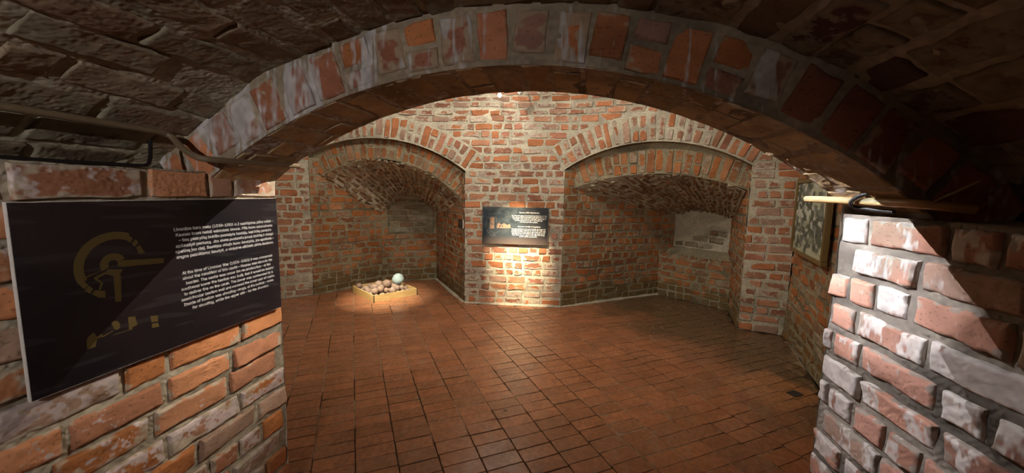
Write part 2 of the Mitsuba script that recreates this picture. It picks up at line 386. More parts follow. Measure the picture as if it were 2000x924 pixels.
def courses(out, S, u0, u1, v0, v1, bsdf, pitch=.103, joint=.014, long=.265, header=.13, p_head=.4, clip=None, wave=.004, pick=None, skip=0.0, **kw):
    row, v = 0, v0
    while v < v1:
        u = u0 - rng.uniform(0, long)
        ph = rng.uniform(0, 6)
        while u < u1:
            l = (header if rng.random() < p_head else long) * rng.uniform(.92, 1.06)
            if u + l > u0 and rng.random() >= skip:
                c = np.array([u + l / 2, v + pitch / 2 + wave * math.sin(ph + u * 2.5) + rng.normal(0, wave * .4)])
                a, b = l / 2 - joint / 2 * rng.uniform(.7, 1.3), pitch / 2 - joint / 2 * rng.uniform(.7, 1.3)
                o = pick(c) if pick else out
                if o is not None:
                    m = bsdf(c) if callable(bsdf) else bsdf
                    brick(o, S, c, rng.normal(0, .008), a, b, m, clip, **kw)
            u += l
        v += pitch
        row += 1

def ring(out, S, cx, cz, r0, r1, a0, a1, bsdf, pitch=.1, joint=.016, clip=None, split=.4, **kw):
    """radial bricks between two radii; S's (u, v) are the plane of the arch"""
    n = max(2, int(round((a1 - a0) * (r0 + r1) / 2 / pitch)))
    for k in range(n):
        a = a0 + (a1 - a0) * (k + .5) / n + rng.normal(0, .002)
        w = (a1 - a0) / n * (r0 + r1) / 2
        x = rng.random()
        cuts = [r0, r1] if x > split else [r0, r0 + (r1 - r0) * rng.uniform(.42, .58), r1]
        if len(cuts) == 2 and rng.random() < .3:
            cuts = [r0 + (r1 - r0) * rng.uniform(0, .15), r1]
        for p, q in zip(cuts, cuts[1:]):
            m = (p + q) / 2
            c = np.array([cx + m * math.sin(a), cz + m * math.cos(a)])
            brick(out, S, c, math.pi / 2 - a + rng.normal(0, .015), (q - p) / 2 - joint / 2, w / 2 - joint / 2 * rng.uniform(.7, 1.4), bsdf, clip, **kw)

def sheet(S, poly, res, amp, base=0.0, k=14, seed=2):
    """a bumpy mortar face over the polygon of the surface's (u, v)"""
    u0, v0, u1, v1 = poly.bounds
    nu, nv = max(1, math.ceil((u1 - u0) / res)), max(1, math.ceil((v1 - v0) / res))
    us, vs = np.linspace(u0, u1, nu + 1), np.linspace(v0, v1, nv + 1)
    gu, gv = np.meshgrid(us, vs, indexing='ij')
    q = [np.stack([gu.ravel(), gv.ravel()], 1)]
    idx = np.arange((nu + 1) * (nv + 1)).reshape(nu + 1, nv + 1)
    cells = shapely.box(us[:-1, None], vs[None, :-1], us[1:, None], vs[None, 1:])
    shapely.prepare(poly)
    full = shapely.contains(poly, cells) | shapely.covers(poly, cells)
    part = shapely.intersects(poly, cells) & ~full
    ci, cj = np.nonzero(full)
    quads = np.stack([idx[ci, cj], idx[ci + 1, cj], idx[ci + 1, cj + 1], idx[ci, cj + 1]], 1)
    f = [quads[:, [0, 1, 2]], quads[:, [0, 2, 3]]]
    at = len(q[0])
    for x in shapely.intersection(poly, cells[part]):
        for g in getattr(x, 'geoms', [x]):
            if g.geom_type == 'Polygon' and g.area > 1e-8:
                vv, ff = trimesh.creation.triangulate_polygon(shapely.geometry.polygon.orient(g, 1), engine='earcut')
                q.append(vv); f.append(ff + at); at += len(vv)
    q, f = np.vstack(q), np.vstack(f)
    used, inv = np.unique(f, return_inverse=True)
    q, f = q[used], inv.reshape(f.shape)
    p = S(q, np.zeros(len(q)))
    h = base + amp * (meshkit.fbm(p * k, 3, seed) - .5) * 2
    v = S(q, h)
    c = q[f].mean(1)
    a, b, d = v[f[:, 0]], v[f[:, 1]], v[f[:, 2]]
    nn = np.cross(b - a, d - a)
    if (nn * S.n(c[:, 0], c[:, 1])).sum() < 0:
        f = f[:, ::-1]
    return v, f

def join(parts):
    vs, fs, at = [], [], 0
    for v, f in parts:
        vs.append(v); fs.append(f + at); at += len(v)
    return np.vstack(vs), np.vstack(fs)

def struct(key, mesh, bsdf, label):
    scene[key] = mikit.ply(mesh, bsdf, smooth=True)
    labels[key] = {'label': label, 'category': key.split('_')[0], 'kind': 'structure'}

def arc_poly(cx, cz, r, u0, u1, z0, n=40):
    """region under a circle between u0 and u1, down to z0"""
    u = np.linspace(u0, u1, n)
    z = cz + np.sqrt(np.maximum(r * r - (u - cx) ** 2, 0))
    return Polygon(np.r_[[[u0, z0]], np.c_[u, z], [[u1, z0]]])

def sector(cx, cz, r0, r1, a0, a1, n=40):
    a = np.linspace(a0, a1, n)
    return Polygon(np.r_[np.c_[cx + r0 * np.sin(a), cz + r0 * np.cos(a)], np.c_[cx + r1 * np.sin(a), cz + r1 * np.cos(a)][::-1]])

# ------------------------------------------------------------------ passage: side walls
S_left = plane([XL, 0, 0], [0, 1, 0], [0, 0, 1], [1, 0, 0], .006)
S_right = plane([XR, 0, 0], [0, 1, 0], [0, 0, 1], [-1, 0, 0], .008)
struct('wall_left', join([sheet(S_left, sbox(-.6, 0, YB, 1.605), .022, .007, -.005), sheet(S_left, sbox(YEND, 0, -.6, 1.605), .15, .004, -.008)]), 'mortar_near',
       'left side wall of the passage in worn orange brick, carrying the large black panel')
P = Pieces()
# the long smooth stretchers of the top course, then ordinary courses below
courses(P, S_left, -.55, YB + .004, 1.605 - 16 * .1005, 1.50, 'brick_left', pitch=.1005, joint=.013, long=.275, p_head=.38, clip=sbox(-.55, 0, YB + .004, 1.503), h=.007, dep=.02, bev=.009, wave=.003, tilt=.003, fine=.0022)
for y0, y1 in ((-.26, .02), (.03, .31), (.32, .70), (.72, 1.02), (1.035, 1.235), (1.24, 1.345), (1.35, YB + .004)):
    brick(P, S_left, np.array([(y0 + y1) / 2, 1.555]), 0, (y1 - y0) / 2 - .004, .046, 'brick_left', h=.009, bev=.005, tilt=.001, fine=.0010)
P.emit('wall_left')

struct('wall_right', join([sheet(S_right, sbox(-.6, 0, YB, 1.497), .022, .008, -.007), sheet(S_right, sbox(YEND, 0, -.6, 1.497), .15, .004, -.010)]), 'mortar_right',
       'right side wall of the passage in whitewashed brick with deep dark joints')
P = Pieces()
courses(P, S_right, -.55, YB + .004, 1.492 - 15 * .1015, 1.48, 'brick_right', pitch=.1015, joint=.015, long=.275, p_head=.4, clip=sbox(-.55, 0, YB + .004, 1.495), h=.006, dep=.03, bev=.010, wave=.004, tilt=.003, fine=.0026)
P.emit('wall_right')
S_end = plane([XL, YEND, 0], [1, 0, 0], [0, 0, 1], [0, 1, 0])
struct('wall_rear', sheet(S_end, sbox(-.6, 0, XR - XL + .6, 2.3), .2, .004), 'mortar_near', 'rear end wall of the passage behind the viewer')

# ------------------------------------------------------------------ passage: vault and the arch rib at its end
S_vault = barrel(VR, warp=.022)
a_lo, a_hi = math.acos((1.585 - AZ) / VR), math.acos((1.485 - AZ) / VR)
v_lo, v_hi = -a_lo * VR, a_hi * VR
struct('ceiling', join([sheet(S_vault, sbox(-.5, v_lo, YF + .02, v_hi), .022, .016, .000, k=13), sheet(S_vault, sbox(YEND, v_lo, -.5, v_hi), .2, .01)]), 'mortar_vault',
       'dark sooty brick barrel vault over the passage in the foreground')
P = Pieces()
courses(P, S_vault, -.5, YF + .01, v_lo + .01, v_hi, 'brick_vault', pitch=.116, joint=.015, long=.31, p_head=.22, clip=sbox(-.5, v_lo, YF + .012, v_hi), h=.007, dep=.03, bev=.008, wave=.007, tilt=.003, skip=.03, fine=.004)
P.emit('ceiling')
for key, S, u1, lab in (('trim_1', plane([XL, 0, 1.60], [0, 1, 0], [-1, 0, 0], [0, 0, 1]), .30, 'narrow mortar ledge on top of the left passage wall'),
                        ('trim_2', plane([XR, 0, 1.497], [0, 1, 0], [1, 0, 0], [0, 0, 1]), .32, 'narrow mortar ledge on top of the right passage wall')):
    struct(key, sheet(S, sbox(YEND, 0, YF, u1), .05, .006), 'mortar_vault', lab)

a_l, a_r = math.asin((XL - AX) / AR), math.asin((XR - AX) / AR)
S_soff = barrel(AR, warp=.004)
S_face = plane([AX, YF, AZ], [1, 0, 0], [0, 0, 1], [0, -1, 0], .006)       # (u, v) from the circle's centre
f_lo = -math.acos((1.59 - AZ) / (AR + .12))
f_hi = math.acos((1.50 - AZ) / (AR + .12))
face_poly = sector(0, 0, AR, VR + .03, f_lo, f_hi).intersection(sbox(-3, 1.49 - AZ, 3, 3))
struct('wall_arch', join([sheet(S_soff, sbox(YF, a_l * AR - .05, YB, a_r * AR + .065), .022, .005, -.001), sheet(S_face, face_poly, .022, .007, -.001)]), 'mortar_rib',
       'low segmental brick arch rib across the end of the passage, streaked with lime')
P = Pieces()
courses(P, S_soff, YF, YB, a_l * AR - .03, a_r * AR + .05, 'brick_soffit', pitch=.106, joint=.009, long=.30, p_head=.3, clip=sbox(YF + .004, a_l * AR - .04, YB + .003, a_r * AR + .04), h=.002, dep=.02, bev=.006, wave=.004, tilt=.0015, fine=.0025)
ring(P, S_face, 0, 0, AR + .004, AR + .172, f_lo - .01, f_hi + .02, 'brick_rib', pitch=.118, joint=.010, clip=face_poly, split=.12, h=.006, dep=.02, bev=.008, tilt=.003, fine=.0025)
P.emit('wall_arch')

# ------------------------------------------------------------------ gallery: outer wall with its two arched niches
chain = Chain([A, B, C, D, E, G, I])
S_out = Surf(chain.f, chain.n)
sA, sB, sC, sD, sE, sG, sI = chain.s
N1 = dict(s=sC, L=sD - sC, c=(sC + .949, .05), r=2.204, t=.30)
N2 = dict(s=sE, L=sG - sE, c=(sE + 1.105, .202), r=1.993, t=.34)
N1['a'] = (math.asin(-.949 / 2.204), math.asin((N1['L'] - .949) / 2.204))
N2['a'] = (math.asin(-1.105 / 1.993), math.asin((N2['L'] - 1.105) / 1.993))
opening = {k: arc_poly(*N['c'], N['r'], N['s'], N['s'] + N['L'], -.1) for k, N in ((1, N1), (2, N2))}
rings = {k: sector(*N['c'], N['r'], N['r'] + N['t'], *N['a']) for k, N in ((1, N1), (2, N2))}
TOP = chain.arc[-1]
holes = opening[1].union(opening[2])
sPL, sPR = sD + .03, sE - .03
zones = {'wall_back_left': sbox(sA, 0, sPL, 3.6), 'wall_back': sbox(sPL, 0, sPR, 3.6), 'wall_back_right': sbox(sPR, 0, sI, 3.6)}
texts = {'wall_back_left': 'curved outer brick wall of the gallery around the left niche', 'wall_back': 'brick pier between the two niches, carrying the small black panel',
         'wall_back_right': 'outer brick wall of the gallery around the right niche'}
wall_dom = sbox(sA, 0, sI, 3.6).difference(holes)
brick_dom = wall_dom.difference(rings[1].buffer(.012)).difference(rings[2].buffer(.012))
stores = {k: Pieces() for k in zones}
for k, z in zones.items():
    struct(k, sheet(S_out, z.intersection(wall_dom), .045, .005, .001), 'mortar_far', texts[k])
def zone_of(c):
    return stores['wall_back_left'] if c[0] < sPL else stores['wall_back'] if c[0] < sPR else stores['wall_back_right']
courses(None, S_out, sB - .3, sI + .02, .0, 2.55, 'brick_far', pitch=.1025, joint=.024, long=.255, header=.13, p_head=.45, clip=brick_dom, pick=zone_of, h=.006, dep=.015, bev=.006, jit=.0045, seg=.14, tilt=.003, least=.35, round_=.2, wave=.006)
courses(None, S_out, sC - .5, sI + .02, 2.55, 3.55, 'brick_far', pitch=.088, joint=.024, long=.25, header=.13, p_head=.35, clip=brick_dom, pick=zone_of, h=.010, dep=.015, bev=.006, jit=.006, seg=.14, tilt=.006, least=.35, round_=.2, wave=.008)
for k, st in stores.items():
    st.emit(k)
struct('ceiling_gallery', sheet(S_out, sbox(sA, 3.6, sI, TOP), .12, .02), 'mortar_far', 'brick vault over the gallery beyond the arch')

RB = .12   # how far the inner arch of each niche stands back
def niche(num, N, P0, P1, c2, r2, back, key, text):
    """ring flush with the wall, its soffit, and the recessed inner ring"""
    d = unit(P1 - P0)
    nn = np.array([d[1], -d[0], 0])                      # towards the gallery
    S_in = plane(np.r_[P0, 0] - nn * RB, [d[0], d[1], 0], [0, 0, 1], nn, .004)
    cx, cz = N['c'][0] - N['s'], N['c'][1]
    # soffit strip of the outer ring
    def sf(u, v):
        a = u / N['r']
        return np.r_[P0, 0] + np.outer(cx + N['r'] * np.sin(a), [d[0], d[1], 0]) + np.outer(cz + N['r'] * np.cos(a), [0, 0, 1]) - np.outer(v, nn)
    S_st = Surf(sf, lambda u, v: -np.outer(np.sin(u / N['r']), [d[0], d[1], 0]) - np.outer(np.cos(u / N['r']), [0, 0, 1.]))
    strip = sheet(S_st, sbox(N['a'][0] * N['r'] - .02, -.01, N['a'][1] * N['r'] + .02, RB + .02), .03, .004)
    inner = arc_poly(*c2, r2, -.1, N['L'] + .1, -1)
    face = arc_poly(cx, cz, N['r'] + .03, -.1, N['L'] + .1, 1.0).difference(inner)
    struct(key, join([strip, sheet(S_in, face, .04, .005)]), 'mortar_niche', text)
    P = Pieces()
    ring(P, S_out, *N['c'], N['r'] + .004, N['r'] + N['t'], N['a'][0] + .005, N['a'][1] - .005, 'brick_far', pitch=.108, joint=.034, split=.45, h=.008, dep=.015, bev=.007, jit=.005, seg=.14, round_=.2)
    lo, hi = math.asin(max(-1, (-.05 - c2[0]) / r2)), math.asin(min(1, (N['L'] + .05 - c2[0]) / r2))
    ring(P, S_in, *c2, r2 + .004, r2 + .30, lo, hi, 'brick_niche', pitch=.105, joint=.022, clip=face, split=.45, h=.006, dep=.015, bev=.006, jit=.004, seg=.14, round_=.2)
    P.emit(key)
    return S_in, d, nn
IN1 = ((.964, .398), 1.5807)
IN2 = ((1.132, -1.003), 2.819)
_, d1, n1 = niche(1, N1, C, D, *IN1, None, 'wall_arch_left', 'double brick arch over the left niche, inner ring set back')
_, d2, n2 = niche(2, N2, E, G, *IN2, None, 'wall_arch_right', 'double brick arch over the right niche, inner ring set back')

def niche_walls(key, text, quads, p_head=.45):
    meshes, P = [], Pieces()
    for P0, P1, dom, z0, bs in quads:
        S = wall_plane(P0, P1, -1, warp=.012)
        meshes.append(sheet(S, dom, .05, .005, .001))
        if bs:
            courses(P, S, dom.bounds[0], dom.bounds[2], z0, dom.bounds[3], bs, pitch=.1025, joint=.018, long=.245, header=.125, p_head=p_head, clip=dom, h=.006, dep=.015, bev=.006, jit=.004, seg=.14, tilt=.003, least=.35, round_=.15, wave=.006)
    struct(key, join(meshes), 'mortar_niche', text)
    P.emit(key)
    return P
ln = lambda P, Q: float(np.linalg.norm(Q - P))
WIN1 = arc_poly(.50, .60, .80, .10, .86, .82)
win1 = (WIN1, )
back1 = sbox(0, 0, ln(BL1, BR1), 1.9)
niche_walls('wall_niche_left', 'splayed brick side walls and back wall of the left niche',
            [(C, BL1, sbox(.0, 0, ln(C, BL1), 1.98), 0, 'brick_niche'), (BR1, D, sbox(0, 0, ln(BR1, D), 1.80), 0, 'brick_niche'), (BL1, BR1, back1.difference(WIN1), 0, 'brick_niche')])
# bricked-up embrasure in its back wall
db = unit(BR1 - BL1); nb = np.array([db[1], -db[0], 0])
S_w1 = plane(np.r_[BL1, 0] - nb * .07, [db[0], db[1], 0], [0, 0, 1], nb, .01)
rim = np.array(WIN1.exterior.coords)
S_b1 = wall_plane(BL1, BR1, -1)
rv = np.vstack([S_b1(rim, np.zeros(len(rim))), S_b1(rim, np.full(len(rim), -.10))])
k = len(rim); i = np.arange(k - 1)
struct('window_1', join([sheet(S_w1, WIN1.buffer(.02), .04, .006), (rv, np.vstack([np.stack([i, i + 1, i + 1 + k], 1), np.stack([i, i + 1 + k, i + k], 1)]))]), 'mortar_niche',
       'low arched opening in the back of the left niche, bricked up in pale grey')
P = Pieces()
courses(P, S_w1, 0, 1, .82, 1.38, 'brick_pale', pitch=.10, joint=.022, long=.23, clip=WIN1.buffer(-.012), h=.006, dep=.015, bev=.008, jit=.006, seg=.14, round_=.2)
P.emit('window_1')

# right niche: a parapet under a deeper, plastered-up opening
e_l, e_r = unit(BL2 - E), unit(BR2 - G)
TL2, TR2 = BL2 + e_l * .30, BR2 + e_r * .30
niche_walls('wall_niche_right', 'splayed brick side walls and parapet of the right niche',
            [(E, TL2, sbox(0, 0, ln(E, TL2), 1.86), 0, 'brick_niche'), (TR2, G, sbox(0, 0, ln(TR2, G), 1.86), 0, 'brick_niche'), (BL2, BR2, sbox(-.02, 0, ln(BL2, BR2) + .02, .60), -.01, 'brick_niche')], p_head=.5)
q = np.array([[*BL2, .60], [*BR2, .60], [*TR2, .76], [*TL2, .76]])
def bil(q, n, flip=1):
    e1, e2 = q[1] - q[0], q[3] - q[0]
    nn = unit(np.cross(e1, e2)) * flip
    def f(u, v):
        u, v = u[:, None], v[:, None]
        return q[0] * (1 - u) * (1 - v) + q[1] * u * (1 - v) + q[2] * u * v + q[3] * (1 - u) * v
    return Surf(f, lambda u, v: rep(nn, len(u)))
S_sill = bil(q, 1, 1 if np.cross(q[1] - q[0], q[3] - q[0])[2] > 0 else -1)
struct('trim_3', sheet(S_sill, sbox(-.02, 0, 1.02, 1), .06, .012, k=9), 'mortar_niche', 'sloping mortar sill on the parapet of the right niche')
P = Pieces()
for x in np.arange(.06, .98, .145):
    brick(P, S_sill, np.array([x, .17]), 0, .06, .17, 'brick_niche', h=.012, dep=.02, bev=.02, jit=.012, seg=.5)
P.emit('trim_3')
S_w2 = wall_plane(TL2, TR2, -1, warp=.012)
dom2 = sbox(0, .7, ln(TL2, TR2), 1.5)
struct('window_2', sheet(S_w2, dom2, .03, .012, k=8), 'mortar_far', 'opening in the back of the right niche, blocked with brick and rough grey plaster')
P = Pieces()
courses(P, S_w2, 0, 1.1, .76, 1.06, 'brick_pale', pitch=.10, joint=.02, long=.24, clip=sbox(.03, .74, ln(TL2, TR2) - .03, 1.05), h=.010, dep=.015, bev=.012, jit=.008, seg=.14, skip=.25)
P.emit('window_2')

def niche_vault(key, text, P0, d, nn, c2, r2, u0, u1, BLp, BRp, zs, zc):
    """ruled vault from the inner arch back to a lower arc over the rear wall; (u, v): across and in depth, about metres"""
    L = u1 - u0
    depth = np.linalg.norm((BLp + BRp) / 2 - (P0 + d * (u0 + u1) / 2))
    def pts(u, v):
        s, t = u / L, v / depth
        uf = u0 + s * L
        a = np.c_[P0 + np.outer(uf, d) - nn[:2] * RB, c2[1] + np.sqrt(r2 * r2 - (uf - c2[0]) ** 2)]
        b = np.c_[BLp + np.outer(s, BRp - BLp), zs + (zc - zs) * (1 - (2 * s - 1) ** 2)]
        p = a * (1 - t)[:, None] + b * t[:, None]
        p[:, 2] += (meshkit.noise(p * 3, 4) - .5) * .05
        return p
    def n(u, v):
        e = .01
        a, b = pts(u + e, v) - pts(u - e, v), pts(u, v + e) - pts(u, v - e)
        m = np.cross(a, b)
        m /= np.linalg.norm(m, axis=1)[:, None]
        return m * np.where(m[:, 2:] > 0, -1, 1)
    S = Surf(pts, n)
    dom = sbox(-.04, 0, L + .04, depth)
    struct(key, sheet(S, dom, .04, .010, .0, k=9), 'mortar_far', text)
    P = Pieces()
    # courses run into the depth
    S2 = Surf(lambda u, v: pts(v, u), lambda u, v: n(v, u))
    courses(P, S2, 0, depth, 0, L, 'brick_niche_vault', pitch=.088, joint=.030, long=.16, header=.12, p_head=.5, clip=sbox(.0, 0, depth - .01, L), h=.010, dep=.02, bev=.008, jit=.005, seg=.2, tilt=.012, round_=.2)
    P.emit(key)
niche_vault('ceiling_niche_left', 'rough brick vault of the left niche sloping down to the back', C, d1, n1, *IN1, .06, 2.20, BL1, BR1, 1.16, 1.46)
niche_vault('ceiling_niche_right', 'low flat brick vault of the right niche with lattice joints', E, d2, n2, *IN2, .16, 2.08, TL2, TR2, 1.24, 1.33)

# ------------------------------------------------------------------ gallery: right end wall and the inner wall
S_gr = wall_plane(I, W3, -1, warp=.02)
lg = ln(I, W3)
gdom = sbox(0, 0, lg, 3.4)
struct('wall_gallery_right', sheet(S_gr, gdom, .05, .010, .002, k=8), 'mortar_niche', 'weathered right end wall of the gallery behind the framed picture')
P = Pieces()
courses(P, S_gr, 0, lg, 0, 2.3, 'brick_worn', pitch=.1025, joint=.02, long=.25, p_head=.4, clip=gdom, h=.006, dep=.015, bev=.007, jit=.006, seg=.14, round_=.25, wave=.008)
P.emit('wall_gallery_right')
S_gi = plane([0, YB, 0], [1, 0, 0], [0, 0, 1], [0, 1, 0], .004)
arch_hole = arc_poly(AX, AZ, AR, XL, XR, -.1)
struct('wall_gallery_inner', sheet(S_gi, sbox(A[0] - .1, 0, W3[0] + .5, 3.6).difference(arch_hole), .06, .005), 'mortar_far', 'inner wall of the gallery around the arch, facing the niches')

# ------------------------------------------------------------------ floor
n1_poly, n2_poly = Polygon([C, BL1, BR1, D]), Polygon([E, BL2, BR2, G])
gal = Polygon([A, B, C, D, E, G, I, W3, [A[0], YB]])
floor_poly = gal.union(n1_poly).union(n2_poly).union(sbox(XL, YEND, XR, YB + .01)).buffer(.005)
S_floor = plane([0, 0, 0], [1, 0, 0], [0, 1, 0], [0, 0, 1])
struct('floor', sheet(S_floor, floor_poly, .06, .0012, -.0035), 'tile_joint', 'worn red clay tile floor of the gallery')
P = Pieces()
th = math.radians(32.0)
e1, e2 = np.array([math.cos(th), math.sin(th)]), np.array([-math.sin(th), math.cos(th)])
tdom = floor_poly.buffer(-.02)
for ci in range(-24, 24):
    off = .882 + ci * .226
    sh = rng.normal(0, .010)
    for ri in range(-60, 90):
        c = e1 * (off + .113) + e2 * (ri * .1135 + sh + rng.normal(0, .0015))
        if c[1] < -.3 or not (-5.2 < c[0] < 2.6 and c[1] < 6.6):
            continue
        dark = rng.random()
        brick(P, S_floor, c, th + rng.normal(0, .004), .1105 - rng.uniform(0, .0012), .0545 - rng.uniform(0, .001), 'tile_clay', tdom, h=rng.normal(0, .0005), dep=.012, bev=.0022, jit=.0007, seg=.3, tilt=.0006, least=.2)
P.emit('floor', 'tile', 'tile_field')

# mortar skirting where the walls meet the floor
def skirting(key, pts, label, bsdf='mortar_far', w=.036, hh=.020):
    meshes = []
    for P0, P1 in zip(pts, pts[1:]):
        d = unit(P1 - P0); nn = np.array([d[1], -d[0]]); l = ln(P0, P1)
        def f(u, v, P0=P0, d=d, nn=nn):
            wob = .6 + .8 * meshkit.noise(np.c_[u * 6, v * 0, v * 0 + P0[0]], 3)
            return np.c_[P0 + np.outer(u, d) + nn * ((1 - v) * w * wob)[:, None], v * hh * wob + .001]
        S = Surf(f, lambda u, v, nn=nn: rep(unit([nn[0], nn[1], 1.6]), len(u)))
        meshes.append(sheet(S, sbox(0, 0, l, 1), .05, .003))
    struct(key, join(meshes), bsdf, label)
skirting('baseboard_back', [BR1, D, E, BL2], 'pale mortar fillet along the foot of the centre pier')
skirting('baseboard_left', [C, BL1, BR1], 'mortar fillet along the foot of the left niche', 'mortar_niche')

# ------------------------------------------------------------------ things
def tag(key, label, category, group=None):
    labels[key] = {'label': label, 'category': category}
    if group:
        labels[key]['group'] = group

def rounded_box(sx, sy, sz, r=.003):
    import manifold3d as m3
    s = m3.Manifold.sphere(r, 12)
    pts = [s.translate([x * (sx / 2 - r), y * (sy / 2 - r), z * (sz / 2 - r)]) for x in (-1, 1) for y in (-1, 1) for z in (-1, 1)]
    m = m3.Manifold.batch_hull(pts).to_mesh()
    return trimesh.Trimesh(m.vert_properties[:, :3], m.tri_verts)

def frame_at(o, ex, ey, ez):
    m = np.eye(4); m[:3, 0], m[:3, 1], m[:3, 2], m[:3, 3] = ex, ey, ez, o
    return m

def place(mesh, m):
    mesh = mesh.copy(); mesh.apply_transform(m); return mesh

def tube(points, r, sides=12, cap=True):
    p = np.asarray(points, float)
    t = np.gradient(p, axis=0); t /= np.linalg.norm(t, axis=1)[:, None]
    a = np.cross(t[0], [0, 0, 1.] if abs(t[0][2]) < .9 else [1., 0, 0]); a /= np.linalg.norm(a)
    rings_ = []
    for k in range(len(p)):
        a = a - t[k] * (a @ t[k]); a /= np.linalg.norm(a)
        b = np.cross(t[k], a)
        w = np.arange(sides) * 2 * np.pi / sides
        rings_.append(p[k] + r * (np.outer(np.cos(w), a) + np.outer(np.sin(w), b)))
    v = np.vstack(rings_ + ([p[:1], p[-1:]] if cap else []))
    f = []
    n = len(p)
    for k in range(n - 1):
        i = np.arange(sides) + k * sides; j = (np.arange(sides) + 1) % sides + k * sides
        f += [np.stack([i, j, j + sides], 1), np.stack([i, j + sides, i + sides], 1)]
    if cap:
        i = np.arange(sides); j = (i + 1) % sides
        f += [np.stack([j, i, np.full(sides, n * sides)], 1), np.stack([i + (n - 1) * sides, j + (n - 1) * sides, np.full(sides, n * sides + 1)], 1)]
    return trimesh.Trimesh(v, np.vstack(f), process=False)

def spline(pts, n=8):
    p = np.asarray(pts, float)
    q = np.vstack([2 * p[0] - p[1], p, 2 * p[-1] - p[-2]])
    out = []
    for k in range(1, len(q) - 2):
        for t in np.linspace(0, 1, n, endpoint=False):
            a, b, c_, d_ = q[k - 1:k + 3]
            out.append(.5 * (2 * b + (c_ - a) * t + (2 * a - 5 * b + 4 * c_ - d_) * t ** 2 + (3 * b - a - 3 * c_ + d_) * t ** 3))
    return np.array(out + [p[-1]])

# --- large black panel on the left wall; local frame: x along +y from 0.703, y up from z = 1.0, z out of the wall
def panel_colour(p, n, uv):
    g = fbm(p.y * 3.2 + 1, p.z * 3.2, 3, 3)
    scratch = smoothstep(.72, .8, noise(p.y * 9 + p.z * 30, p.z * 55, 2))
    return mix((.010, .009, .012), (.020, .014, .016), smoothstep(.4, .7, g)) + mi.Color3f(.010) * scratch
scene['panel_black'] = {'type': 'twosided', 'bsdf': {'type': 'principled', 'base_color': mikit.proc(panel_colour), 'roughness': .32, 'specular': .35}}
plain('panel_edge', (.62, .58, .54), .6)
plain('letter_white', (.62, .61, .60), .6)
plain('gold_print', (.105, .072, .022), .6)
M_left = frame_at([XL + .030, .703, 1.0], [0, 1, 0], [0, 0, 1], [1, 0, 0])
PW, PH = .837, .503
core = trimesh.creation.box([PW, PH, .011]); core.apply_translation([PW / 2, PH / 2, -.0062])
face = trimesh.creation.box([PW - .003, PH - .003, .001]); face.apply_translation([PW / 2, PH / 2, -.0002])
scene['info_panel__backing_board'] = mikit.ply(place(core, M_left), 'panel_edge')
scene['info_panel__face_sheet'] = mikit.ply(place(face, M_left), 'panel_black')
labels['info_panel__backing_board'] = {'label': 'white board edge'}
tag('info_panel', 'large black information panel with gold tower plan and white text on the left passage wall', 'information panel')
LT = ['Livonijos karo metu (1558–1583 m.) susirūpinta pilies būkle –', 'Kaunas buvo netoli valstybės sienos. Pilis buvo rekonstruota', '– ties pietryčių bokštu pastatyta bastėja, kad būtų paranku',
      'apšaudyti perkasą. Jos siena puslankiu juosė bokštą ir dengė', 'apatinę jos dalį. Bastėjos viduje buvo šaudykla, jos apatinėje –', 'angos pabūklams šaudyti, o viršutinė aikštelė skirta šauliams.']
EN = ['At the time of Livonian War (1558-1583) it was concerned', 'about the condition of this castle – Kaunas was close to the', 'border. The castle was under the reconstruction – at the',
      'southeast tower the bastion was built, that it would be helpful', 'to deliver fire on the canal. The tower was surrounded by a', 'semicircular bastion wall and covered the lower part of castle.',
      'Inside of bastion was shooting-range, at the bottom – holes', 'for shooting, while the upper site – for the shooters.']
def lettering(lines, xc, top, pitch, width, cap, bold=True):
    """text lines centred on xc, first capital's top at y = top; all lines take one scale, the widest being width"""
    raw = [meshkit.text_mesh(s, cap, .0006, bold) for s in lines]
    k = width / max(m.bounds[1][0] - m.bounds[0][0] for m in raw)
    out = []
    for n, m in enumerate(raw):
        m.apply_scale([k, 1, 1])
        m.apply_translation([xc - (m.bounds[0][0] + m.bounds[1][0]) / 2, top - cap - n * pitch, .0004])
        out.append(m)
    return trimesh.util.concatenate(out)
scene['info_panel__lettering'] = mikit.ply(place(lettering(LT, 1.298 - .703, .408, .0190, .432, .0105), M_left), 'letter_white')
scene['info_panel__lettering_001'] = mikit.ply(place(lettering(EN, 1.298 - .703, .255, .0186, .418, .0105), M_left), 'letter_white')

